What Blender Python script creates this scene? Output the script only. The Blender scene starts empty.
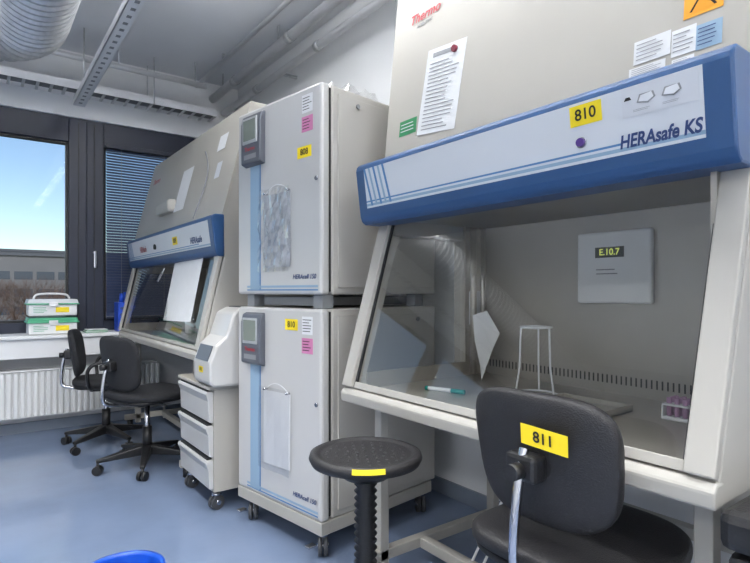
import bpy, bmesh, math, random
from mathutils import Vector, Matrix
random.seed(4)
S=bpy.context.scene
S.view_settings.view_transform='Standard'
def lin(c):
    return tuple(((x/255)/12.92 if x/255<=.04045 else ((x/255+.055)/1.055)**2.4) for x in c)
MATS={}
def mat(name,col,rough=.5,metal=0,var=.05,scale=8,bump=0,coat=0,emis=0,bscale=120):
    if name in MATS: return MATS[name]
    m=bpy.data.materials.new(name); m.use_nodes=True; nt=m.node_tree; n=nt.nodes; b=n['Principled BSDF']
    c=lin(col)
    tc=n.new('ShaderNodeTexCoord'); no=n.new('ShaderNodeTexNoise'); no.inputs['Scale'].default_value=scale; no.inputs['Detail'].default_value=4
    nt.links.new(tc.outputs['Object'],no.inputs['Vector'])
    r=n.new('ShaderNodeValToRGB')
    r.color_ramp.elements[0].position=.3; r.color_ramp.elements[1].position=.7
    r.color_ramp.elements[0].color=(*[x*(1-var) for x in c],1); r.color_ramp.elements[1].color=(*[min(1,x*(1+var)) for x in c],1)
    nt.links.new(no.outputs['Fac'],r.inputs['Fac']); nt.links.new(r.outputs['Color'],b.inputs['Base Color'])
    b.inputs['Roughness'].default_value=rough; b.inputs['Metallic'].default_value=metal
    if coat: b.inputs['Coat Weight'].default_value=coat
    if emis:
        nt.links.new(r.outputs['Color'],b.inputs['Emission Color']); b.inputs['Emission Strength'].default_value=emis
    if bump:
        n2=n.new('ShaderNodeTexNoise'); n2.inputs['Scale'].default_value=bscale
        nt.links.new(tc.outputs['Object'],n2.inputs['Vector'])
        bp=n.new('ShaderNodeBump'); bp.inputs['Strength'].default_value=bump; bp.inputs['Distance'].default_value=.01
        nt.links.new(n2.outputs['Fac'],bp.inputs['Height']); nt.links.new(bp.outputs['Normal'],b.inputs['Normal'])
    MATS[name]=m; return m
def glassmat(name,tint,base=.04,rough=.02,power=5,gain=.9):
    m=bpy.data.materials.new(name); m.use_nodes=True; nt=m.node_tree; n=nt.nodes; n.clear()
    o=n.new('ShaderNodeOutputMaterial'); mx=n.new('ShaderNodeMixShader'); t=n.new('ShaderNodeBsdfTransparent'); g=n.new('ShaderNodeBsdfGlossy')
    f=n.new('ShaderNodeLayerWeight'); f.inputs['Blend'].default_value=.5
    p=n.new('ShaderNodeMath'); p.operation='POWER'; p.inputs[1].default_value=power
    a=n.new('ShaderNodeMath'); a.operation='MULTIPLY_ADD'; a.use_clamp=True; a.inputs[1].default_value=gain; a.inputs[2].default_value=base
    t.inputs['Color'].default_value=(*tint,1); g.inputs['Roughness'].default_value=rough
    nt.links.new(f.outputs['Facing'],p.inputs[0]); nt.links.new(p.outputs[0],a.inputs[0]); nt.links.new(a.outputs[0],mx.inputs[0]); nt.links.new(t.outputs[0],mx.inputs[1]); nt.links.new(g.outputs[0],mx.inputs[2]); nt.links.new(mx.outputs[0],o.inputs[0])
    return m
EQ=mat('equipment_beige_enamel',(172,168,159),.42,0,.02,3)
EQ2=mat('equipment_grey_enamel',(168,165,158),.45,0,.02,3)
DOOR=mat('incubator_door_enamel',(192,191,189),.30,.1,.015,3)
INCS=mat('incubator_side_enamel',(176,173,167),.42,0,.015,3)
BLUE=mat('blue_enamel',(40,76,120),.36,0,.04,3)
LBLUE=mat('light_blue_print',(138,164,186),.4,0,.02)
MBLUE=mat('mid_blue_print',(78,124,170),.4,0,.02)
WHITEP=mat('white_print_film',(208,211,215),.4,0,.01)
NAVYT=mat('navy_print',(40,62,110),.4,0,.01)
REDT=mat('red_print',(170,30,42),.4,0,.01)
BLKT=mat('black_print',(25,25,25),.5,0,.01)
GREYT=mat('grey_print',(130,132,135),.5,0,.01)
YEL=mat('yellow_label',(238,210,30),.5,0,.02)
PINK=mat('pink_label',(200,125,165),.5,0,.02)
GRN=mat('green_label',(40,130,80),.5,0,.02)
ORG=mat('orange_label',(230,155,35),.5,0,.02)
PAPER=mat('paper',(218,219,220),.7,0,.02,20)
PAPERG=mat('paper_sleeve_sheen',(168,172,178),.45,0,.25,22)  # mottled grey puts the crumpled sleeve's sheen into the sheet colour
STEEL=mat('stainless_steel',(180,175,166),.33,.55,.06,4)
CHROME=mat('chrome',(200,200,205),.12,1,.02)
GALV=mat('galvanised_metal',(188,190,192),.4,.6,.10,25)
PIPE=mat('pipe_grey_coating',(216,217,219),.3,.1,.04,8)
BLACK=mat('black_plastic',(24,24,26),.42,0,.1,20,.15)
PU=mat('black_polyurethane',(30,29,31),.5,0,.1,40,.25,bscale=300)
FAB=mat('black_fabric',(30,31,35),.85,0,.2,60,.4,bscale=400)
DARK=mat('dark_gap',(30,32,35),.6)
WHT=mat('white_paint',(222,223,224),.5,0,.01)
RAD=mat('radiator_white',(220,221,221),.4,0,.01)
WALL=mat('wall_paint',(226,227,228),.8,0,.02,2,.05)
CEIL=mat('ceiling_concrete_paint',(220,222,225),.85,0,.04,1.5,.1)
FRAME=mat('window_frame_navy',(26,33,52),.4,0,.03)
BLIND=mat('blind_slat',(64,74,104),.45,.2,.05)
DISP=mat('display_housing',(84,88,96),.35,0,.03)
LCD=mat('lcd_screen',(120,128,120),.25,0,.02)
GREENP=mat('green_plastic',(70,160,120),.4,0,.03)
BLUEP=mat('blue_plastic',(25,70,180),.35,0,.03)
PURP=mat('purple_plastic',(70,45,110),.3)
PEN=mat('teal_plastic',(20,140,130),.35)
RUB=mat('grey_rubber',(70,72,76),.5)
CLEAR=glassmat('clear_glass',(.96,.97,.97),.008,.02,5,.5)
SASH=glassmat('sash_glass',(.93,.94,.93),.10,.01)
POLY=glassmat('clear_polythene',(.97,.97,.97),.14,.15,2,.5)

def empty(name,loc=(0,0,0),rz=0):
    e=bpy.data.objects.new(name,None); S.collection.objects.link(e); e.location=loc; e.rotation_euler=(0,0,rz); e.empty_display_size=.1; return e
def link(o,parent=None,m=None):
    S.collection.objects.link(o)
    if parent: o.parent=parent
    if m: o.data.materials.append(m)
    return o
def mk(name,vs,fs,m,parent=None,bevel=0,smooth=None,seg=2):
    me=bpy.data.meshes.new(name); me.from_pydata([tuple(v) for v in vs],[],fs)
    bm=bmesh.new(); bm.from_mesh(me); bmesh.ops.recalc_face_normals(bm,faces=bm.faces); bm.to_mesh(me); bm.free()
    o=bpy.data.objects.new(name,me); link(o,parent,m)
    if smooth=='all':
        for p in me.polygons: p.use_smooth=True
    elif smooth=='quads':
        for p in me.polygons: p.use_smooth=len(p.vertices)==4
    if bevel:
        b=o.modifiers.new('bevel','BEVEL'); b.width=bevel; b.segments=seg; b.limit_method='ANGLE'; b.angle_limit=.6
    return o
BF=[(0,1,2,3),(4,7,6,5),(0,4,5,1),(1,5,6,2),(2,6,7,3),(3,7,4,0)]
def bv(lo,hi):
    x0,y0,z0=lo;x1,y1,z1=hi
    return [(x0,y0,z0),(x1,y0,z0),(x1,y1,z0),(x0,y1,z0),(x0,y0,z1),(x1,y0,z1),(x1,y1,z1),(x0,y1,z1)]
def box(name,lo,hi,m,parent=None,bevel=.003):
    return mk(name,bv(lo,hi),BF,m,parent,bevel)
def boxes(name,lst,m,parent=None,bevel=0):
    vs=[];fs=[]
    for lo,hi in lst:
        k=len(vs); vs+=bv(lo,hi); fs+=[tuple(i+k for i in f) for f in BF]
    return mk(name,vs,fs,m,parent,bevel)
def prism(name,prof,lo,hi,m,parent=None,bevel=.003,axis='Y'):
    n=len(prof)
    if axis=='Y': vs=[(a,lo,b) for a,b in prof]+[(a,hi,b) for a,b in prof]
    elif axis=='X': vs=[(lo,a,b) for a,b in prof]+[(hi,a,b) for a,b in prof]
    else: vs=[(a,b,lo) for a,b in prof]+[(a,b,hi) for a,b in prof]
    fs=[tuple(range(n)),tuple(range(2*n-1,n-1,-1))]+[(i,(i+1)%n,(i+1)%n+n,i+n) for i in range(n)]
    return mk(name,vs,fs,m,parent,bevel)
def cylv(p0,p1,r,r2=None,seg=20):
    p0=Vector(p0);p1=Vector(p1); r2=r if r2 is None else r2
    d=(p1-p0).normalized(); a=d.orthogonal().normalized(); b=d.cross(a)
    vs=[];
    for p,rr in ((p0,r),(p1,r2)):
        for i in range(seg):
            t=2*math.pi*i/seg; vs.append(p+a*math.cos(t)*rr+b*math.sin(t)*rr)
    fs=[(i,(i+1)%seg,(i+1)%seg+seg,i+seg) for i in range(seg)]+[tuple(range(seg)),tuple(range(seg,2*seg))]
    return vs,fs
def cyl(name,p0,p1,r,m,parent=None,r2=None,seg=24,bevel=0):
    vs,fs=cylv(p0,p1,r,r2,seg); return mk(name,vs,fs,m,parent,bevel,'quads')
def cyls(name,lst,m,parent=None,seg=12):
    vs=[];fs=[]
    for it in lst:
        v,f=cylv(*it,seg=seg); k=len(vs); vs+=v; fs+=[tuple(i+k for i in q) for q in f]
    return mk(name,vs,fs,m,parent,0,'quads')
def lathe(name,prof,c,m,parent=None,seg=40,smooth='all'):
    vs=[];fs=[];n=len(prof)
    for i in range(seg):
        t=2*math.pi*i/seg
        for r,z in prof: vs.append((c[0]+r*math.cos(t),c[1]+r*math.sin(t),c[2]+z))
    for i in range(seg):
        j=(i+1)%seg
        for k in range(n-1): fs.append((i*n+k,j*n+k,j*n+k+1,i*n+k+1))
    return mk(name,vs,fs,m,parent,0,smooth)
def tube(name,pts,r,m,parent=None,cyclic=False,smooth=True):
    c=bpy.data.curves.new(name,'CURVE'); c.dimensions='3D'; c.bevel_depth=r; c.bevel_resolution=4; c.use_fill_caps=True
    sp=c.splines.new('NURBS' if smooth else 'POLY'); sp.points.add(len(pts)-1)
    for p,q in zip(sp.points,pts): p.co=(*q,1)
    if smooth: sp.order_u=3; sp.use_endpoint_u=True; sp.resolution_u=8
    sp.use_cyclic_u=cyclic
    o=bpy.data.objects.new(name,c); return link(o,parent,m)
def frame_m(o,xa,ya):
    x=Vector(xa).normalized(); y=Vector(ya).normalized(); z=x.cross(y)
    return Matrix(((x.x,y.x,z.x,o[0]),(x.y,y.y,z.y,o[1]),(x.z,y.z,z.z,o[2]),(0,0,0,1)))
def decal(name,o,xa,ya,w,h,m,parent,off=.0012):
    t=.0006
    ob=box(name,(-w/2,-h/2,off-t),(w/2,h/2,off),m,parent,0); ob.matrix_local=frame_m(o,xa,ya); return ob
def text(name,s,o,xa,ya,size,m,parent,off=.0022,bold=0,shear=0,align='CENTER',sx=1):
    c=bpy.data.curves.new(name,'FONT'); c.body=s; c.size=size; c.align_x=align; c.align_y='CENTER'; c.extrude=.0002; c.offset=bold; c.shear=shear
    ob=bpy.data.objects.new(name,c); link(ob,parent,m)
    M=frame_m(o,xa,ya); z=M.to_3x3()@Vector((0,0,1)); M.translation=Vector(o)+z*off; ob.matrix_local=M@Matrix.Diagonal((sx,1,1,1)); return ob
def label(o,xa,ya,w,h,m,parent,s=None,tm=None,size=None,name='label',off=.0012):
    decal(name,o,xa,ya,w,h,m,parent,off)
    if s: text(name+'_text',s,o,xa,ya,size or h*.8,tm or BLKT,parent,off+.0008,bold=.0006)
def lines(name,o,xa,ya,w,h,n,parent,m=GREYT,off=.002):
    x=Vector(xa).normalized(); y=Vector(ya).normalized(); z=x.cross(y); o=Vector(o)
    vs=[];fs=[]
    for i in range(n):
        cy=h/2-(i+.5)*h/n; ww=w*random.uniform(.6,1); t=h/n*.13
        a=o+y*cy-x*w/2+z*off
        k=len(vs); vs+=[a-y*t,a+x*ww-y*t,a+x*ww+y*t,a+y*t]; fs.append((k,k+1,k+2,k+3))
    mk(name,vs,fs,m,parent)
def pad(name,size,m,parent,M,e1=.6,e2=.5,curve=0,nu=20,nv=48,taper=0):
    a,b,c=size; vs=[];fs=[]
    f=lambda t,e: math.copysign(abs(t)**e,t)
    for i in range(nu+1):
        eta=-math.pi/2+math.pi*i/nu
        for j in range(nv):
            w=2*math.pi*j/nv
            x=a*f(math.cos(eta),e1)*f(math.cos(w),e2); y=b*f(math.cos(eta),e1)*f(math.sin(w),e2); z=c*f(math.sin(eta),e1)
            z+=curve*(x/a)**2
            x*=1+taper*(y/b)
            vs.append((x,y,z))
    for i in range(nu):
        for j in range(nv):
            k=(j+1)%nv; fs.append((i*nv+j,i*nv+k,(i+1)*nv+k,(i+1)*nv+j))
    o=mk(name,vs,fs,m,parent,0,'all'); o.matrix_local=M
    return o
def castor(parent,x,y,n,r=.035,ztop=.1,ang=.4):
    nx=-math.sin(ang);ny=math.cos(ang); cx=x; cy=y
    cyls('castor_wheel_%d'%n,[((cx+nx*.004,cy+ny*.004,r),(cx+nx*.02,cy+ny*.02,r),r),((cx-nx*.004,cy-ny*.004,r),(cx-nx*.02,cy-ny*.02,r),r)],RUB,parent,20)
    cyls('castor_fork_%d'%n,[((cx,cy,r),(cx,cy,ztop),.010),((cx-nx*.025,cy-ny*.025,r),(cx+nx*.025,cy+ny*.025,r),.012),((cx,cy,r*2+.001),(cx,cy,r*2+.016),.026,.018)],CHROME,parent,16)

# ================= ROOM =================
XW=2.05; YW=5.1; H=3.05; XL=-3.6; YB=-3.2
fm=mat('floor_blue_vinyl',(112,127,152),.13,0,.05,5,.03,bscale=40)
box('floor',(XL,YB,-.1),(XW,YW,0),fm,None,0)
box('ceiling',(XL,YB,H),(XW,YW+.2,H+.15),CEIL,None,0)
box('wall_right',(XW,YB,0),(XW+.15,YW+.2,H),WALL,None,0)
box('wall_left',(XL-.15,YB,0),(XL,YW+.2,H),WALL,None,0)
box('wall_back',(XL,YB-.15,0),(XW,YB,H),WALL,None,0)
wf=empty('wall_window')
box('wall_below_window',(XL,YW-.1,0),(XW,YW+.15,.74),WALL,wf,0)
box('wall_above_window',(XL,YW-.1,2.52),(XW,YW+.15,H),WALL,wf,0)
box('wall_pier',(1.95,YW-.1,.74),(XW,YW+.15,2.52),WALL,wf,0)
box('baseboard_right',(XW-.015,YB,0),(XW,YW-.1,.08),mat('baseboard_grey',(120,130,145),.4),None,0)
box('baseboard_window',(XL,YW-.115,0),(XW-.02,YW-.1,.08),MATS['baseboard_grey'],None,0)
def window(n,x0,x1,handle=None):
    w=empty('window_%d'%n); y0,y1=YW-.07,YW+.0
    z0,z1=.76,2.52; f=.13
    boxes('frame',[((x0,y0,z0),(x0+f,y1,z1)),((x1-f,y0,z0),(x1,y1,z1)),((x0+f,y0,z0),(x1-f,y1,z0+.09)),((x0+f,y0,z1-.2),(x1-f,y1,z1))],FRAME,w,.004)
    boxes('sash_bead',[((x0+f,y0+.02,z0+.09),(x0+f+.02,y1,z1-.2)),((x1-f-.02,y0+.02,z0+.09),(x1-f,y1,z1-.2)),((x0+f,y0+.02,z0+.09),(x1-f,y1,z0+.11)),((x0+f,y0+.02,z1-.22),(x1-f,y1,z1-.2))],BLACK,w,.002)
    boxes('frame_joint',[((x0+.055,y0-.004,z0+.02),(x0+.062,y0,z1-.03)),((x1-.062,y0-.004,z0+.02),(x1-.055,y0,z1-.03))],DARK,w)
    mk('glass',[(x0+f,y0+.045,z0+.09),(x1-f,y0+.045,z0+.09),(x1-f,y0+.045,z1-.2),(x0+f,y0+.045,z1-.2)],[(0,1,2,3)],CLEAR,w)
    if handle:
        cyl('handle_base',(handle,y0-.02,1.42),(handle,y0,1.42),.015,CHROME,w)
        box('handle_lever',(handle-.012,y0-.04,1.29),(handle+.012,y0-.02,1.435),CHROME,w,.006)
xs=[-3.6,-2.08,-.67,.745,1.95]
for i in range(4):
    window(i+1,xs[i],xs[i+1],(xs[i]+.06 if i==3 else None))
bl=empty('venetian_blind',(0,0,0))
vs=[];fs=[]
z=.90
while z<2.30:
    k=len(vs); s_=.0115
    vs+=[(.885,YW-.130,z-s_),(1.83,YW-.130,z-s_),(1.83,YW-.103,z+s_),(.885,YW-.103,z+s_),(.885,YW-.117,z+.003),(1.83,YW-.117,z+.003)]
    fs+=[(k,k+1,k+5,k+4),(k+4,k+5,k+2,k+3)]; z+=.0235
mk('slats',vs,fs,BLIND,bl)
box('headrail',(.88,YW-.14,2.30),(1.835,YW-.1,2.335),FRAME,bl)
box('bottom_rail',(.885,YW-.13,.865),(1.83,YW-.105,.885),FRAME,bl)
cyls('ladder_cords',[((x,YW-.132,.88),(x,YW-.132,2.31),.0015) for x in (1.0,1.35,1.7)],GREYT,bl)
sl=empty('window_sill')
box('sill_board',(XL,4.70,.745),(1.2,YW-.07,.77),WHT,sl,.004)
box('sill_trunking',(XL,4.73,.60),(1.2,4.9,.745),WHT,sl,.004)
boxes('sill_brackets',[((x,4.88,.45),(x+.04,5.0,.7)) for x in (-3,-2,-1,0,.9)],WHT,sl)
rd=empty('radiator')
x=-1.2; L=[]
while x<1.25:
    L.append(((x,4.80,.15),(x+.030,4.835,.49))); x+=.042
boxes('fins',L,RAD,rd,.006)
box('panel',(-1.2,4.825,.14),(1.25,4.88,.50),RAD,rd,.006)
box('top_grille',(-1.2,4.80,.495),(1.25,4.93,.507),RAD,rd,.003)
boxes('wall_brackets',[((a,4.87,.2),(a+.04,5.0,.45)) for a in (-1,0,1)],RAD,rd)
tube('supply_pipe',[(1.25,4.86,.2),(1.32,4.86,.2),(1.32,4.86,.1),(1.32,4.86,0)],.009,RAD,rd)
p1=empty('ceiling_pipe'); cyl('pipe',(1.79,-3,2.9),(1.79,4.98,2.9),.035,PIPE,p1)
cyls('couplings',[((1.79,y,2.9),(1.79,y+.06,2.9),.041) for y in (1.2,2.6,3.4,4.4)],GALV,p1,24)
boxes('hangers',[((1.785,y,2.93),(1.795,y+.02,H)) for y in (.4,2,3.6,4.7)],GALV,p1)
p2=empty('ceiling_pipe'); cyl('pipe',(1.90,-3,2.79),(1.90,4.98,2.79),.028,PIPE,p2)
cyls('couplings',[((1.90,y,2.79),(1.90,y+.05,2.79),.034) for y in (1.9,3.2,4.2)],GALV,p2,24)
boxes('wall_clips',[((1.92,y,2.78),(XW,y+.02,2.80)) for y in (.6,2.2,3.8,4.8)],GALV,p2)
p5=empty('ceiling_pipe'); cyl('pipe',(1.64,-3,2.99),(1.64,4.98,2.99),.018,PIPE,p5)
boxes('clips',[((1.63,y,2.99),(1.65,y+.02,H)) for y in (.2,1.7,3.0,4.3)],GALV,p5)
p3=empty('wall_conduit'); cyl('pipe',(2.02,2.5,0.1),(2.02,2.5,3.0),.016,WHT,p3)
tr=empty('cable_rail')
boxes('channel',[((.61,-2.5,2.54),(.69,4.75,2.545)),((.61,-2.5,2.54),(.614,4.75,2.59)),((.686,-2.5,2.54),(.69,4.75,2.59))],WHT,tr)
L=[]; y=1.5
while y<4.7: L.append(((.638,y,2.5385),(.662,y+.03,2.5395))); y+=.09
boxes('slots',L,GREYT,tr)
cyls('hanger_rods',[((.65,y,2.545),(.65,y,H),.005) for y in (0,1.5,3,4.5)],GALV,tr)
ct=empty('cable_tray')
boxes('side_rails',[((XL+.01,4.72,2.66),(1.75,4.725,2.72)),((XL+.01,4.92,2.66),(1.75,4.925,2.72))],PIPE,ct)
L=[];x=-3.5
while x<1.74: L.append(((x,4.725,2.66),(x+.02,4.92,2.668))); x+=.09
boxes('rungs',L,GALV,ct)
cyls('cables',[((XL+.01,4.76+.03*i,2.678),(1.74,4.76+.03*i,2.678),.009) for i in range(4)],GREYT,ct)
cyls('hanger_rods',[((x,y,2.66),(x,y,H),.005) for x in (-3,-1.5,0,1.2) for y in (4.71,4.935)],GALV,ct)
p4=empty('ceiling_pipe'); cyl('pipe',(XL+.02,4.6,2.86),(1.60,4.6,2.86),.022,PIPE,p4); boxes('hangers',[((x,4.595,2.87),(x+.01,4.605,H)) for x in (-2,-.5,.9,1.5)],GALV,p4)
dc=empty('ventilation_duct')
path=[];R=.30
for y in [ -2.9+.01*i for i in range(int((3.50+2.9)/.01))]: path.append(Vector((.24,y,2.62)))
nb=48
for i in range(1,nb):
    t=i/nb*math.pi/2; path.append(Vector((.24-R+R*math.cos(t),3.50+R*math.sin(t),2.62)))
xx=.24-R
while xx>XL+.05: xx-=.01; path.append(Vector((xx,3.50+R,2.62)))
vs=[];fs=[];sg=40
for i,p in enumerate(path):
    d=(path[min(i+1,len(path)-1)]-path[max(i-1,0)]).normalized(); sd=d.cross(Vector((0,0,1)))
    rr=.184+(.014 if i%6 in (0,1) else 0)
    for j in range(sg):
        t=2*math.pi*j/sg; vs.append(p+sd*math.cos(t)*rr+Vector((0,0,1))*math.sin(t)*rr)
for i in range(len(path)-1):
    for j in range(sg):
        k=(j+1)%sg; fs.append((i*sg+j,i*sg+k,(i+1)*sg+k,(i+1)*sg+j))
mk('spiral_duct',vs,fs,GALV,dc,0,None)
boxes('strap_hangers',[((.435,y,2.62),(.44,y+.03,H)) for y in (0,1.5,3.2)]+[((.04,y,2.62),(.045,y+.03,H)) for y in (0,1.5,3.2)],GALV,dc)
def fill_lamp(x,y,pw,up=1.0,L_=.65):  # unseen pendant fixtures added as fill, standing in for daylight
    l=empty('ceiling_fill_lamp',(x,y,0))
    box('housing',(-.07,-L_,2.82),(.07,L_,2.87),WHT,l,.01)
    box('diffuser',(-.055,-L_+.02,2.810),(.055,L_-.02,2.821),mat('fill_lamp_diffuser',(240,245,255),.5,emis=4),l,.003)
    box('fill_uplight_diffuser',(-.055,-L_+.02,2.869),(.055,L_-.02,2.873),MATS['fill_lamp_diffuser'],l,.001)  # glowing top added together with the upward fill
    cyls('rods',[((0,-.5,2.87),(0,-.5,H),.005),((0,.5,2.87),(0,.5,H),.005)],GALV,l)
    for nm,z,e,r in (('fill_downlight',2.805,pw,0),('fill_uplight',2.878,pw*up,math.pi)):  # upward light is added to brighten ceiling and upper walls
        a=bpy.data.lights.new(nm,'AREA'); a.shape='RECTANGLE'; a.size=.11; a.size_y=2*L_-.04; a.energy=e; a.color=(1,.99,.97)
        o=bpy.data.objects.new(nm,a); S.collection.objects.link(o); o.parent=l; o.location=(0,0,z); o.rotation_euler=(r,0,0)
for y in (-2.2,-.5,1.2,3.0): fill_lamp(-.12,y,34,.8)
for y in (-2.2,-.6,.95,2.38): fill_lamp(1.0,y,8,3.6)  # row added above the view, mainly to lift the ceiling
for y in (-2.2,-.3): fill_lamp(-2.4,y,38)

# ================= BIOSAFETY CABINET =================
FX=(0,-1,0)
def cabinet(name,X0,Y0,W,zr,zp0,zp1,ztop,bx,dx,xg,dep,ins=.05):
    c=empty(name,(X0,Y0,0)); T=.06
    xt=bx+dx; xr=.58
    side=[(0,zr),(0,zr+.05),(xg,zp0),(bx,zp0+.06),(bx,zp1),(xt,ztop),(dep,ztop),(dep,zr)]
    prism('side_panel_near',side,0,T,EQ2,c,.006)
    prism('side_panel_far_top',[(xg,zp0-.04),(bx,zp0+.06),(bx,zp1),(xt,ztop),(dep,ztop),(dep,zp0-.04)],W-T,W,EQ2,c,.006)
    box('side_panel_far_rear',(xr,W-T,zr),(dep,W,zp0-.04),EQ2,c,.004)
    box('side_panel_far_base',(0,W-T,zr),(xr,W,zr+.10),EQ2,c,.004)
    prism('side_panel_far_front',[(0.012,zr+.1),(xg-.01,zp0-.04),(xg+.03,zp0-.04),(.055,zr+.1)],W-T,W,EQ2,c,.003)
    mk('side_window_glass',[(.05,W-T+.02,zr+.1),(xg+.02,W-T+.02,zp0-.04),(xr,W-T+.02,zp0-.04),(xr,W-T+.02,zr+.1)],[(0,1,2,3)],CLEAR,c)
    body=[(bx+.002,zp0+.03),(bx+.002,zp1),(xt,ztop-.001),(dep-.002,ztop-.001),(dep-.002,zp0+.03)]
    prism('upper_housing',body,T,W-T,EQ,c,.004)
    nrm=Vector((xt-bx,0,ztop-zp1)).normalized()
    def fp(y,z,o=0):
        t=(z-zp1)/(ztop-zp1); return (bx+(xt-bx)*t-.0064,y,z)
    UP=(nrm.x,0,nrm.z)
    prism('front_cover',[(bx-.006,zp1),(bx+.01,zp1),(xt+.01,ztop),(xt-.006,ztop)],.0,W,EQ,c,0)
    xb=.71
    box('back_wall',(xb,T,zr+.03),(dep-.002,W-T,zp0+.035),STEEL,c,0)
    box('liner_far_rear',(xr,W-T-.012,zr+.03),(xb,W-T,zp0+.03),STEEL,c,0)
    box('liner_far_base',(.05,W-T-.012,zr+.03),(xr,W-T,zr+.11),STEEL,c,0)
    box('liner_near',(xg*.75,T,zr+.03),(xb,T+.012,zp0+.03),STEEL,c,0)
    box('interior_ceiling',(xg+.02,T,zp0+.022),(xb,W-T,zp0+.029),STEEL,c,0)
    box('base_pan',(.004,T,zr),(dep-.002,W-T,zr+.032),EQ2,c,0)
    box('worktop',(.10,T+.01,zr+.035),(xb,W-T-.01,zr+.05),STEEL,c,.002)
    box('front_grille',(.02,T,zr+.03),(.10,W-T,zr+.045),STEEL,c,.002)
    L=[];y=T+.03
    while y<W-T-.03:
        L.append(((.035,y,zr+.0455),(.085,y+.006,zr+.0462))); y+=.016
    boxes('front_grille_slots',L,DARK,c)
    L=[];y=T+.04
    while y<W-T-.03:
        L.append(((xb-.0015,y,zr+.085),(xb-.0005,y+.005,zr+.115))); y+=.018
    boxes('exhaust_slots',L,DARK,c)
    prism('front_rail',[(-.022,zr+.0),(-.026,zr+.035),(-.012,zr+.052),(.02,zr+.05),(.02,zr-.0)],-.002,W+.002,EQ2,c,.006)
    gy0,gy1=T+.004,W-T-.004
    a=Vector((.0,0,zr+.055)); b=Vector((xg+.0,0,zp0+.03)); u=(b-a).normalized(); nv=Vector((-u.z,0,u.x))
    def sl(name,y0,y1,t0,t1,th0,th1,m,bev=.002):
        Lh=(b-a).length; P=[]
        for t,th in ((t0,th0),(t1,th0),(t1,th1),(t0,th1)):
            p=a+u*t*Lh+nv*th; P.append((p.x,p.z))
        return prism(name,P,y0,y1,m,c,bev)
    mk('sash_glass',[(a.x,gy0,a.z),(a.x,gy1,a.z),(b.x,gy1,b.z),(b.x,gy0,b.z)],[(0,1,2,3)],SASH,c)
    sl('sash_frame_bottom',gy0,gy1,0,.035,-.006,.008,EQ2)
    sl('sash_guide_far',W-T,W+.0,0,.98,.0,.022,EQ2,.004)
    sl('sash_guide_near',0,T,0,.98,.0,.022,EQ2,.004)
    sl('sash_seal_far',W-T-.008,W-T,0,1,-.006,.006,DARK)
    sl('sash_seal_near',T,T+.008,0,1,-.006,.006,DARK)
    x0=.048
    pp=[(x0+.02,zp1-.0),(x0+.004,zp1-.012),(x0,zp1-.03),(x0+.022,zp0+.03),(x0+.03,zp0+.01),(x0+.045,zp0),(max(bx,xg)+.0,zp0-.0),(bx+.005,zp1)]
    prism('control_fascia',pp,-.006,W+.006,BLUE,c,.006)
    f0=Vector((x0+.022,0,zp0+.03)); f1=Vector((x0,0,zp1-.03)); fu=(f1-f0).normalized(); Lf=(f1-f0).length
    def P(y,q): p=f0+(f1-f0)*q; return (p.x,y,p.z)
    FU=(fu.x,0,fu.z)
    decal('fascia_film',P(W*.5-.0,.58),FX,FU,W-.10,Lf*.84,WHITEP,c)
    decal('stripe_1',P(W*.5,.225),FX,FU,W-.10,Lf*.05,LBLUE,c,.0018)
    decal('stripe_2',P(W*.5+.09,.30),FX,FU,W-.28,Lf*.03,MBLUE,c,.0018)
    x=Vector(FX);z=x.cross(Vector(FU)); 
    for i in range(5):
        y0=W-.075-.028*i; vs=[]
        for q,dy in ((.20,0),(.20,-.012),(1.0,.018),(1.0,.03)):
            p=Vector(P(y0+dy-.005,q))+z*.0020; vs.append(p)
        mk('diagonal_stripe_%d'%i,vs,[(0,1,2,3)],LBLUE if i%2 else MBLUE,c)
    zl=zr
    for k,yy in enumerate((ins,W-.09)):
        boxes('stand_frame_%d'%k,[((.10,yy,.03),(.14,yy+.04,zl)),((dep-.12,yy,.03),(dep-.08,yy+.04,zl)),((.02,yy,.06),(dep-.05,yy+.04,.10)),((.14,yy,zl-.06),(dep-.12,yy+.04,zl-.02))],EQ2,c,.003)
    boxes('stand_crossbars',[((dep-.12,ins+.04,.28),(dep-.08,W-.09,.32)),((.14,ins+.04,zl-.05),(.18,W-.09,zl-.01)),((.30,ins+.04,.06),(.34,W-.09,.10))],EQ2,c,.003)
    for k,(xx,yy) in enumerate(((.06,ins+.02),(.06,W-.07),(dep-.1,ins+.02),(dep-.1,W-.07))):
        cyl('foot_%d'%k,(xx,yy,0),(xx,yy,.06),.022,BLACK,c,seg=16)
    return c,P,FU,fp,UP
c,P,FU,fp,UP=cabinet('biosafety_cabinet',1.15,.44,1.30,.68,1.36,1.595,2.42,.19,.085,.19,.86)
W=1.3
def lp(yw): return yw-.44
label(P(lp(.755),.82),FX,FU,.085,.05,YEL,c,'810',BLKT,.038,'number_label',.003)
ks=Vector(P(lp(.77),.44))
cyl('key_switch_ring',ks,ks+Vector((-.006,0,0)),.013,CHROME,c)
cyl('key_switch',ks,ks+Vector((-.013,0,0)),.0105,PURP,c)
dy=P(lp(.58),.80)
label(dy,FX,FU,.165,.066,mat('pale_label',(206,208,212),.5),c,None,name='instruction_sticker',off=.003)
for i,(a,b,w,h) in enumerate(((-.035,-.022,.05,.006),(.03,-.022,.05,.006))):
    lines('instruction_print_%d'%i,(dy[0],dy[1]+a,dy[2]+b),FX,FU,w,h,2,c,GREYT,.0042)
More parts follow.
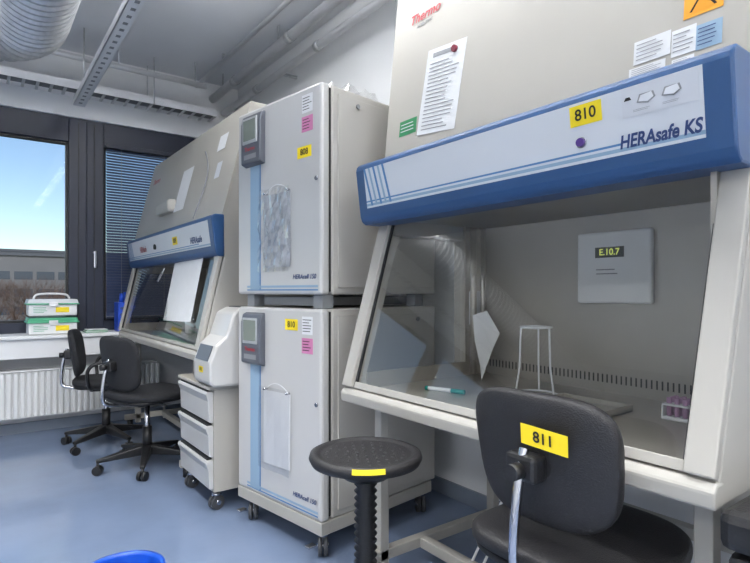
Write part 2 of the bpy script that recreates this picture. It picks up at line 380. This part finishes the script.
for k,a in enumerate((.025,-.03)):
    z3=Vector((-.0045,0,0))
    mk('diagram_%d'%k,[Vector(dy)+z3+Vector((0,a+p,q)) for p,q in ((.022,-.006),(.016,.012),(-.014,.016),(-.02,-.002),(-.004,-.012))],[(0,1,2,3,4)],GREYT,c)
    mk('diagram_fill_%d'%k,[Vector(dy)+z3*1.15+Vector((0,a+p*.8,q*.7)) for p,q in ((.022,-.006),(.016,.012),(-.014,.016),(-.02,-.002),(-.004,-.012))],[(0,1,2,3,4)],MATS['pale_label'],c)
tr3=Vector(dy)+Vector((-.0045,.068,.012))
mk('caution_triangle',[tr3+Vector((0,.009,-.008)),tr3+Vector((0,-.009,-.008)),tr3+Vector((0,0,.008))],[(0,1,2)],BLKT,c)
text('model_lettering','HERAsafe KS',P(lp(.585),.31),FX,FU,.042,NAVYT,c,off=.003,bold=.0012,shear=.2,sx=.78)
text('maker_lettering','Thermo',fp(lp(1.555),2.165),FX,UP,.052,REDT,c,bold=.0012,shear=.25)
text('maker_lettering_2','SCIENTIFIC',fp(lp(1.55),2.13),FX,UP,.018,GREYT,c,bold=.0003)
NX=(.0,-1,-.10); NY=(UP[0],-.10,UP[2])
decal('taped_notice',fp(lp(1.43),1.835),NX,NY,.20,.32,PAPER,c,.002)
lines('notice_print',fp(lp(1.43),1.815),NX,NY,.16,.26,18,c,GREYT,.0035)
decal('notice_header',fp(lp(1.435),1.97),NX,NY,.10,.016,GREYT,c,.003)
cyl('round_magnet',fp(lp(1.37),1.96),(fp(lp(1.37),1.96)[0]-.012,lp(1.37),1.96),.012,mat('maroon',(120,30,50),.4),c)
label(fp(lp(1.605),1.735),FX,UP,.10,.06,GRN,c,None,name='green_tag')
lines('green_tag_print',fp(lp(1.605),1.735),FX,UP,.08,.04,3,c,WHITEP,.003)
for i,(yw,z,w,h,m_) in enumerate(((.665,1.70,.09,.06,PAPER),(.59,1.69,.055,.065,PAPER),(.675,1.648,.09,.03,PAPER),(.535,1.685,.055,.06,LBLUE),(.59,1.638,.05,.025,PAPER))):
    label(fp(lp(yw),z),FX,UP,w,h,m_,c,None,name='service_sticker_%d'%i)
    lines('service_print_%d'%i,fp(lp(yw),z),FX,UP,w*.85,h*.8,5,c,GREYT if i!=3 else NAVYT,.0025)
wp=fp(lp(.55),1.77)
label(wp,FX,UP,.085,.06,ORG,c,None,name='warning_sign')
mk('warning_mark',[Vector(wp)+Vector((-.003,dy_,dz_)) for dy_,dz_ in ((.036,-.026),(-.036,-.026),(0,.026))],[(0,1,2)],BLKT,c)
mk('warning_mark_inner',[Vector(wp)+Vector((-.004,dy_,dz_)) for dy_,dz_ in ((.026,-.021),(-.026,-.021),(0,.017))],[(0,1,2)],ORG,c)
xb=.71
box('interior_display_housing',(xb-.025,lp(.91),1.055),(xb,lp(1.19),1.315),WHT,c,.008)
decal('interior_display_lcd',(xb-.025,lp(1.06),1.24),FX,(0,0,1),.11,.038,mat('lcd_dark',(52,58,44),.3),c)
text('interior_display_digits','E.10.7',(xb-.025,lp(1.06),1.24),FX,(0,0,1),.032,mat('lcd_digit',(190,200,90),.5,emis=.7),c,bold=.0006)
lines('interior_display_print',(xb-.025,lp(1.06),1.17),FX,(0,0,1),.10,.03,2,c,GREYT)
cyls('service_pipes',[((.60,W-.10,.74),(.60,W-.10,1.37),.014),((.66,W-.10,.74),(.66,W-.10,1.37),.010)],STEEL,c,16)
box('socket_cover',(.60,W-.085,.95),(.68,W-.072,1.10),WHT,c,.004)

ws=empty('wire_tube_stand',(1.60,1.20,.7315))
tube('ring',[(.055*math.cos(t*math.pi/6),.055*math.sin(t*math.pi/6),.24) for t in range(12)],.0035,WHT,ws,True)
for i,a in enumerate((.5,2.6,4.7)):
    tube('leg_%d'%i,[(.055*math.cos(a),.055*math.sin(a),.24),(.06*math.cos(a),.06*math.sin(a),.1),(.075*math.cos(a),.075*math.sin(a),.004)],.0035,WHT,ws,smooth=False)
tube('foot_ring',[(.075*math.cos(t*math.pi/6),.075*math.sin(t*math.pi/6),.004) for t in range(12)],.0035,WHT,ws,True)
pn=empty('marker_pen',(1.36,1.50,.738)); cyl('barrel',(0,0,.0),(.03,-.09,0),.008,WHT,pn); cyl('cap',(.03,-.09,0),(.045,-.14,0),.0085,PEN,pn); cyl('end_plug',(0,0,0),(-.004,.012,0),.0082,PEN,pn)
gl=empty('crumpled_wipe',(1.64,1.54,.0))
mk('crumpled_sheet',[(0,.0,1.0),(.04,-.04,1.02),(.02,-.03,.96),(.06,-.09,.93),(.0,-.01,.90),(.05,-.06,.86),(.02,-.02,.80),(.03,-.02,.735)],[(0,1,2),(1,3,2),(0,2,4),(2,3,5),(2,5,4),(4,5,6),(5,7,6)],PAPER,gl)
rk=empty('tube_rack',(1.63,.68,.7315))
box('rack_base',(-.04,-.08,0),(.04,.08,.010),WHT,rk); box('rack_top',(-.04,-.08,.04),(.04,.08,.046),WHT,rk)
cyls('tubes',[((-.022+.022*i,-.066+.022*j,.010),(-.022+.022*i,-.066+.022*j,.062),.007) for i in range(3) for j in range(7)],mat('pale_violet_plastic',(180,140,175),.4),rk,12)
boxes('rack_legs',[((-.04,-.08,.010),(.04,-.075,.04)),((-.04,.075,.010),(.04,.08,.04))],WHT,rk)
tr_=empty('metal_tray',(1.50,.98,.7315)); 
boxes('tray',[((-.12,-.12,0),(.12,.12,.004)),((-.12,-.12,0),(-.116,.12,.02)),((.116,-.12,0),(.12,.12,.02)),((-.12,-.12,0),(.12,-.116,.02)),((-.12,.116,0),(.12,.12,.02))],STEEL,tr_)

c2,P2,FU2,fp2,UP2=cabinet('biosafety_cabinet',.95,2.80,1.97,.73,1.285,1.51,2.15,.115,.165,.12,.98,ins=.42)
W2=1.97
label(P2(.66,.6),FX,FU2,.10,.05,YEL,c2,'809',BLKT,.04,'number_label',.003)
cyl('key_switch',P2(1.12,.55),Vector(P2(1.12,.55))+Vector((-.012,0,0)),.018,DARK,c2)
text('switch_print','HERAsafe',P2(1.45,.55),FX,FU2,.06,REDT,c2,off=.003,sx=.8)
text('model_lettering','HERAsafe',P2(.27,.45),FX,FU2,.05,NAVYT,c2,off=.003,bold=.001,shear=.2)
text('maker_lettering','Thermo',fp2(1.74,1.98),FX,UP2,.06,REDT,c2,bold=.001,shear=.25,off=.003)
box('hand_hook',(.10,.98,1.64),(.17,1.30,1.73),EQ2,c2,.02)
decal('taped_notice',fp2(.88,1.78),FX,UP2,.22,.30,PAPER,c2,.003)
decal('service_sticker',fp2(.30,1.98),FX,UP2,.13,.1,PAPER,c2,.003)
decal('service_sticker_2',fp2(.25,1.80),FX,UP2,.08,.10,WHITEP,c2,.003)
tube('hanging_cord',[(.09,.42,1.53),(.16,.37,1.75),(.20,.47,1.9),(.22,.58,1.98)],.004,GREYT,c2)
ga=Vector((.0,0,.785)); gb=Vector((.12,0,1.315)); gu=(gb-ga).normalized(); gp=ga+(gb-ga)*.60; 
decal('paper_on_sash',(gp.x-.004,.54,gp.z),(0,-1,.05),(gu.x,.0,gu.z),.60,.38,PAPER,c2,.006)
cart=empty('bottle_set',(1.35,3.7,.7815))
for i,(a,b,h,m_) in enumerate(((0,0,.16,WHT),(.12,.1,.2,BLUEP),(-.05,.4,.14,PAPER),(.1,-.35,.18,GREENP),(0,-.55,.12,WHT))):
    lathe('bottle_%d'%i,[(0,0),(.035,0),(.035,h*.7),(.014,h*.82),(.014,h),(0,h)],(a,b,0),m_,cart,20)

# ================= INCUBATORS =================
A=math.radians(8.8)
def inc(name,z0,num):
    e=empty(name,(1.13,1.89,z0),A); Wd=.637; h=.87; up=num=='808'
    box('body',(.06,.004,.0),(.745,Wd-.004,h),INCS,e,.008)
    box('door_gasket',(.04,.012,.012),(.062,Wd-.012,h-.012),DARK,e,0)
    box('outer_door',(0,0,.0),(.045,Wd,h),DOOR,e,.012)
    box('side_recess_trim',(.09,-.002,.03),(.72,.004,h-.03),INCS,e,.002)
    UPV=(0,0,1)
    def D(s,z,x=0): return (x,Wd-s,z)
    decal('blue_door_stripe',D(.15,.36),FX,UPV,.075,.68,LBLUE,e)
    decal('blue_door_edge',D(.195,.36),FX,UPV,.010,.68,MBLUE,e)
    decal('swoosh_line',D(.35,.035),FX,UPV,.53,.010,LBLUE,e)
    decal('swoosh_line_2',D(.35,.02),FX,UPV,.53,.006,MBLUE,e)
    prism('display_housing',[(-.004,.60),(-.03,.61),(-.03,.80),(-.022,.835),(-.004,.845),(.004,.845),(.004,.60)],Wd-.235,Wd-.075,DISP,e,.006)
    box('display_frame',(-.034,Wd-.215,.70),(-.029,Wd-.095,.82),GALV,e,.003)
    box('display_screen',(-.036,Wd-.205,.715),(-.033,Wd-.105,.81),LCD,e,.002)
    text('maker_text','Thermo',D(.155,.675,-.03),FX,UPV,.026,REDT,e,bold=.0004)
    decal('keypad',D(.155,.64,-.030),FX,UPV,.10,.022,GREYT,e)
    text('model_text','HERAcell 150',D(.525,.075),FX,UPV,.028,NAVYT,e,bold=.0004,shear=.2)
    label(D(.545,.80),FX,UPV,.07,.075,PAPER,e,name='spec_label'); lines('spec_print',D(.545,.80),FX,UPV,.06,.06,5,e,BLKT)
    label(D(.545,.715),FX,UPV,.075,.065,PINK,e,name='pink_tag'); lines('pink_print',D(.545,.715),FX,UPV,.06,.05,4,e,BLKT)
    if up: label(D(.525,.60),FX,UPV,.095,.048,YEL,e,num,BLKT,.036,'number_label')
    else: label(D(.435,.80),FX,UPV,.09,.048,YEL,e,num,BLKT,.036,'number_label')
    zc=.285 if up else .33
    decal('document_paper',D(.33,zc),FX,(0,0.02,1),.20,.33,PAPERG if up else PAPER,e,.004)
    vs=[];fs=[];n=14 if up else 5
    for i in range(n):
        for j in range(n):
            vs.append((-.022-.004*math.sin(i*1.7+j*.9)-(.008 if up else .002)*random.random(),Wd-.215-.235*i/(n-1),zc-.185+.37*j/(n-1)))
    for i in range(n-1):
        for j in range(n-1): fs.append((i*n+j,i*n+j+1,(i+1)*n+j+1,(i+1)*n+j))
    mk('plastic_sleeve',vs,fs,POLY,e,0,None)
    cyl('sleeve_hook_1',D(.25,zc+.17),D(.25,zc+.17,-.02),.005,CHROME,e); cyl('sleeve_hook_2',D(.42,zc+.17),D(.42,zc+.17,-.02),.005,CHROME,e)
    tube('sleeve_cord',[(-.006,Wd-.25,zc+.17),(-.006,Wd-.33,zc+.235),(-.006,Wd-.42,zc+.17)],.0015,WHT,e)
    cyl('side_port',(.20,.0,h-.06),(.20,-.008,h-.06),.010,GREYT,e); cyl('side_port_2',(.60,.0,h-.06),(.60,-.008,h-.06),.010,GREYT,e)
    cyl('door_lock',(.0,.03,h*.55),(-.006,.03,h*.55),.009,CHROME,e)
    return e
i1=inc('co2_incubator',1.085,'808')
boxes('stacking_feet',[((.03,.03,-.06),(.09,.09,0)),((.03,.54,-.06),(.09,.6,0)),((.62,.03,-.06),(.68,.09,0)),((.62,.54,-.06),(.68,.6,0)),((.06,.12,-.05),(.7,.5,-.01))],GREYT,i1,.003)
i2=inc('co2_incubator',.155,'810')
ic=empty('incubator_trolley',(1.13,1.89,0),A)
boxes('frame',[((.0,.0,.10),(.05,.637,.154)),((.66,.0,.10),(.71,.637,.154)),((.05,.0,.10),(.66,.04,.154)),((.05,.597,.10),(.66,.637,.154))],EQ2,ic,.003)
for n,(x,y) in enumerate(((.04,.04),(.04,.56),(.67,.04),(.67,.56))): castor(ic,x,y,n,.042,.10,.9)
boxes('brake_levers',[((-.045,.025,.055),(-.005,.055,.065)),((-.045,.545,.055),(-.005,.575,.065))],CHROME,ic,.003)
bg=empty('plastic_bag',(1.35,2.12,1.956)); 
vs=[];fs=[];n=12
for i in range(n):
    for j in range(n):
        hgt=.0 if i in(0,n-1) or j in (0,n-1) else .02+.05*random.random()
        vs.append((.32*i/(n-1)-.16,.30*j/(n-1)-.15,hgt))
for i in range(n-1):
    for j in range(n-1): fs.append((i*n+j,i*n+j+1,(i+1)*n+j+1,(i+1)*n+j))
mk('film',vs,fs,POLY,bg)
# ================= DRAWER UNIT + benchtop device =================
du=empty('drawer_unit',(.93,2.62,0))
box('carcass',(.02,0,.10),(.42,.48,.61),EQ2,du,.004)
box('top_plate',(-.01,-.01,.61),(.43,.49,.63),EQ,du,.006)
for k,(a,b) in enumerate(((.115,.26),(.275,.43),(.445,.60))):
    prism('drawer_front_%d'%k,[(.02,a),(.0,a+.004),(-.004,b-.05),(-.018,b-.012),(-.012,b),(.02,b)],.01,.47,DOOR,du,.003)
    box('drawer_grip_%d'%k,(-.006,.03,b-.004),(.02,.45,b+.008),DARK,du,.001)
for n_,(x,y) in enumerate(((.05,.05),(.05,.43),(.37,.05),(.37,.43))): castor(du,x,y,n_,.036,.10,.3)
cf=empty('benchtop_centrifuge',(.905,2.555,.632))
prism('housing',[(0.02,0),(.0,.02),(.0,.12),(.03,.20),(.08,.245),(.12,.36),(.17,.385),(.34,.385),(.37,.36),(.37,0)],.0,.238,DOOR,cf,.012)
box('vent_band',(.175,.03,.38),(.33,.205,.389),DARK,cf)
prism('control_panel',[(.001,.125),(-.002,.127),(.025,.20),(.03,.199)],.03,.205,DISP,cf,.001)
label((-.001,.12,.08),FX,(0,0,1),.06,.03,YEL,cf,'815',BLKT,.022,'number_label')
boxes('feet',[((.03,.07,-.002),(.07,.10,0)),((.03,.19,-.002),(.07,.22,0)),((.30,.07,-.002),(.34,.10,0)),((.30,.19,-.002),(.34,.22,0))],BLACK,cf)

# ================= CHAIRS =================
def starbase(e,r,zc,m=BLACK,a0=.3,cast=True):
    for i in range(5):
        a=a0+i*2*math.pi/5; ca,sa=math.cos(a),math.sin(a)
        px,py=-sa,ca; vs=[]
        for rr,w,zt,zb in ((.02,.028,zc+.03,zc-.03),(r,.014,.09,.07)):
            for sgn,zz in ((1,zt),(-1,zt),(-1,zb),(1,zb)): vs.append((ca*rr+px*w*sgn,sa*rr+py*w*sgn,zz))
        mk('base_leg_%d'%i,vs,[(0,1,2,3),(4,5,6,7),(0,1,5,4),(1,2,6,5),(2,3,7,6),(3,0,4,7)],m,e,.006)
        cx,cy=ca*(r-.01),sa*(r-.01)
        nx,ny=math.cos(a+1.1),math.sin(a+1.1)
        cyls('castor_%d'%i,[((cx+nx*.005,cy+ny*.005,.027),(cx+nx*.024,cy+ny*.024,.027),.027),((cx-nx*.005,cy-ny*.005,.027),(cx-nx*.024,cy-ny*.024,.027),.027),((cx,cy,.03),(cx,cy,.08),.008)],BLACK,e,18)
def chair(name,loc,rz,sh,bz0,bz1,bw,seat=(.21,.22),bm=FAB,sm=FAB,bx=-.20,stem=CHROME,arms=False,taper=.06):
    e=empty(name,(loc[0],loc[1],0),rz)
    starbase(e,.29,.11)
    cyl('gas_column_cover',(0,0,.10),(0,0,.10+(sh-.2)*.55),.028,BLACK,e)
    cyl('gas_column',(0,0,.12),(0,0,sh-.07),.016,CHROME,e)
    box('tilt_mechanism',(-.10,-.07,sh-.09),(.09,.07,sh-.045),BLACK,e,.01)
    M=Matrix.Translation((0,0,sh-.025)); pad('seat',(seat[0],seat[1],.032),sm,e,M,.55,.62,.012)
    pad('seat_shell',(seat[0]*.96,seat[1]*.96,.02),BLACK,e,Matrix.Translation((0,0,sh-.045)),.6,.62,.0)
    zc=(bz0+bz1)/2; hh=(bz1-bz0)/2; tilt=math.radians(8)
    B=Matrix.Translation((bx,0,zc))@Matrix.Rotation(-tilt,4,'Y')@Matrix(((0,0,1,0),(1,0,0,0),(0,1,0,0),(0,0,0,1)))
    pad('backrest',(bw/2,hh,.022),bm,e,B,.45,.55,.03,taper=taper)
    xo=bx-.045
    tube('back_support',[(-.06,0,sh-.07),(xo-.02,0,sh-.07),(xo-.045,0,sh-.0),(xo-.02,0,zc-.02),(xo,0,zc+.03)],.011,stem,e)
    box('back_bracket',(xo-.02,-.04,zc-.04),(xo+.03,.04,zc+.02),BLACK,e,.01)
    cyl('back_knob',(xo-.05,0,zc-.015),(xo-.02,0,zc-.015),.018,BLACK,e)
    tube('height_lever',[(0,-.06,sh-.065),(0,-.16,sh-.07),(0,-.21,sh-.075)],.005,BLACK,e)
    if arms:
        for s in (-1,1):
            tube('armrest_loop_%d'%(s+1),[(-.08,s*.12,sh-.06),(-.08,s*.27,sh-.05),(-.10,s*.28,sh+.12),(.06,s*.28,sh+.15),(.12,s*.28,sh+.05),(.05,s*.27,sh-.05),(.02,s*.12,sh-.06)],.012,BLACK,e)
    return e,xo
nc,xo=chair('laboratory_chair',(1.19,.77),math.radians(2),.52,.57,.875,.37,(.225,.225),PU,PU,-.17)
decal('number_label',(-.222,-.055,.785),(0,-1,-.06),(-.14,-.06,1),.115,.046,YEL,nc,.002)
text('number_text','811',(-.222,-.055,.785),(0,-1,-.06),(-.14,-.06,1),.034,BLKT,nc,.004,bold=.0006)
chair('office_chair',(.87,3.58),math.radians(18),.48,.50,.83,.40,(.22,.22))
chair('office_chair',(.76,4.28),math.radians(-15),.48,.50,.83,.40,(.21,.21),arms=True)
st=empty('laboratory_stool',(.975,1.365,0))
starbase(st,.27,.12,BLACK,.1)
dz=.015
lathe('seat',[(0,.548+dz),(.15,.55+dz),(.168,.556+dz),(.176,.572+dz),(.172,.585+dz),(.160,.590+dz),(.150,.588+dz),(.144,.583+dz),(.135,.582+dz),(.0,.580+dz)],(0,0,0),PU,st,56)
L=[]
for rr,nn in ((.03,6),(.06,12),(.09,18),(.12,24)):
    for i in range(nn): a=2*math.pi*i/nn; L.append(((rr*math.cos(a),rr*math.sin(a),.579+dz),(rr*math.cos(a),rr*math.sin(a),.5835+dz),.006,.0035))
cyls('seat_dimples',L,BLACK,st,8)
prof=[];z=.14;k=0
while z<.53: prof.append((.036 if k%2 else .026,z)); z+=.011; k+=1
lathe('bellows_column',prof,(0,0,0),BLACK,st,28)
cyl('seat_plate',(0,0,.525),(0,0,.565),.07,BLACK,st,r2=.11)
cyl('piston',(0,0,.13),(0,0,.545),.015,CHROME,st)
az=math.atan2(-1.359,-.971)+.05
vs=[];
for i in range(7):
    a=az+(i-3)*.09
    vs+= [(.1775*math.cos(a),.1775*math.sin(a),.572+dz),(.1745*math.cos(a),.1745*math.sin(a),.587+dz)]
mk('number_label',vs,[(2*i,2*i+2,2*i+3,2*i+1) for i in range(6)],YEL,st)

# ================= SMALL OBJECTS =================
rb=empty('reagent_case',(.31,4.76,.77))
for k in range(2):
    z0=.002+.14*k
    box('drawer_body_%d'%k,(.01,.0,z0),(.33,.24,z0+.09),WHT,rb,.008)
    prism('lid_%d'%k,[(.0,z0+.09),(.34,z0+.09),(.33,z0+.125),(.01,z0+.125)],-.01,.25,GREENP if k==0 else WHITEP,rb,.005)
    box('lid_edge_%d'%k,(-.004,-.014,z0+.085),(.344,.252,z0+.095),GREENP,rb,.003)
    box('clasp_%d'%k,(.14,-.018,z0+.07),(.20,-.008,z0+.105),WHT,rb,.003)
    decal('sticker_%d'%k,(.23 ,0,z0+.045),(1,0,0),(0,0,1),.09,.04,YEL,rb)
    lines('vents_%d'%k,(.09,-.001,z0+.045),(1,0,0),(0,0,1),.1,.05,4,rb,GREENP)
tube('carry_handle',[(.05,.12,.26),(.05,.12,.30),(.12,.12,.31),(.22,.12,.31),(.29,.12,.30),(.29,.12,.26)],.008,WHT,rb)
rb2=empty('blue_bottle_rack',(.93,4.74,.77))
box('case',(.0,.0,.0),(.10,.16,.24),BLUEP,rb2,.006)
cyls('bottles',[((.03,.04,.24),(.03,.04,.31),.018,.012),((.07,.10,.24),(.07,.10,.32),.018,.012)],BLUEP,rb2)
boxes('front_slots',[((.015,-.002,.03+.05*i),(.085,.0,.05+.05*i)) for i in range(4)],NAVYT,rb2)
sm=empty('document_stack',(.70,4.78,.7705)); 
for i in range(4): box('sheet_%d'%i,(0+.004*i,.0,.006*i),(.16,.14,.006*i+.005),PAPER if i%2 else GRN,sm,.001)
wb=empty('waste_bin',(.365,1.79,0))
lathe('bucket',[(0,.004),(.09,.004),(.095,.0),(.112,.235),(.121,.237),(.121,.248),(.109,.248),(.107,.237),(.09,.015),(0,.015)],(0,0,0),mat('bin_blue',(20,75,180),.35),wb,48)
bb=empty('pedal_bin',(1.22,.225,0))
prism('bin_body',[(-.10,.0),(-.115,.62),(.22,.62),(.20,.0)],-.16,.19,BLACK,bb,.02)
box('bin_lid',(-.125,-.17,.625),(.23,.20,.70),BLACK,bb,.02)
box('lid_grip',(-.135,-.05,.65),(-.12,.12,.665),GREYT,bb,.004)
box('pedal',(-.16,-.03,.02),(-.10,.05,.04),GREYT,bb,.004)
cb=empty('power_cable')
for k,o in enumerate((0,.05,.11)):
    tube('cable_%d'%k,[(1.95,1.30-o,.6),(1.75,1.32-o,.5),(1.55,1.36-o,.25),(1.45,1.42-o,.01),(1.30,1.25-o,.008),(1.18,1.02+o,.008),(1.30,.85,.008),(1.52,1.0-o,.008),(1.6,1.2,.008)],.005,WHT if k<2 else GREYT,cb)
cb2=empty('power_strip',(1.45,1.05,0)); box('strip',(-.03,-.15,0),(.03,.15,.04),WHT,cb2,.006); boxes('sockets',[((-.018,-.13+.06*i,.04),(.018,-.09+.06*i,.042)) for i in range(5)],GREYT,cb2)

# ================= OUTSIDE =================
gr=box('ground_outside',(-300,5.6,-7.2),(300,420,-7),mat('outside_ground',(120,125,110),.9,0,.2,.2),None,0)
def bld(name,x0,x1,y,z1,col):
    e=empty(name,(0,0,0)); m_=mat(name+'_wall_%d'%int(x0+500),col,.8,0,.05,.5)
    box('block',(x0,y,-7),(x1,y+15,z1),m_,e,0)
    L=[];z=-5
    while z<z1-1.6:
        x=x0+1
        while x<x1-2: L.append(((x,y-.05,z),(x+2.3,y,z+1.2))); x+=2.8
        z+=2.6
    boxes('window_bands',L,mat('outside_windows',(72,82,96),.2),e)
    box('roof_edge',(x0-.3,y-.3,z1),(x1+.3,y+15,z1+.5),mat('roof_metal',(95,98,104),.5),e,0)
bld('office_building',-30,14,95,6.3,(128,127,128))
bld('office_building',-8,30,130,9.0,(110,112,119))
bld('office_building',16,60,80,4.2,(130,126,120))
tm=mat('tree_bark',(112,90,78),.9)
for k,(tx,ty) in enumerate(((-4,34),(-1.5,30),(.5,36),(2.2,27),(3.5,33),(5,29),(6.5,38),(8.5,32),(11,36))):
    t=empty('bare_tree',(tx,ty,-7)); L=[]
    def br(p,d,l,r,n):
        q=p+d*l; L.append((p,q,r,r*.65))
        if n==0: return
        for _ in range(3):
            nd=(d+Vector((random.uniform(-.7,.7),random.uniform(-.7,.7),random.uniform(-.1,.5)))).normalized(); br(q,nd,l*.75,r*.55,n-1)
    br(Vector((0,0,0)),Vector((0,0,1)),2.6,.13,6 if k<7 else 5)
    cyls('branches',L,tm,t,4)

# ================= WORLD / CAMERA =================
w=bpy.data.worlds.new('World'); S.world=w; w.use_nodes=True; nt=w.node_tree; bgn=nt.nodes['Background']
sk=nt.nodes.new('ShaderNodeTexSky'); sk.sky_type='NISHITA'; sk.sun_disc=False; sk.sun_elevation=math.radians(35); sk.sun_rotation=math.radians(160); sk.air_density=1.0; sk.ozone_density=2.5; sk.dust_density=.1
nt.links.new(sk.outputs[0],bgn.inputs[0]); bgn.inputs[1].default_value=.15
su=bpy.data.lights.new('sun','SUN'); su.energy=2.2; su.angle=.01; su.color=(1,.95,.88)
so=bpy.data.objects.new('sun',su); S.collection.objects.link(so); so.rotation_euler=Vector((.35,.75,-.55)).to_track_quat('-Z','Y').to_euler()
cam=bpy.data.cameras.new('camera'); co=bpy.data.objects.new('camera',cam); S.collection.objects.link(co)
co.location=(0,0,1.1); co.rotation_euler=(math.pi/2,0,-math.radians(36.53)); cam.sensor_width=36; cam.lens=25.92; cam.shift_y=.0127; cam.clip_start=.02; cam.clip_end=1000
S.camera=co
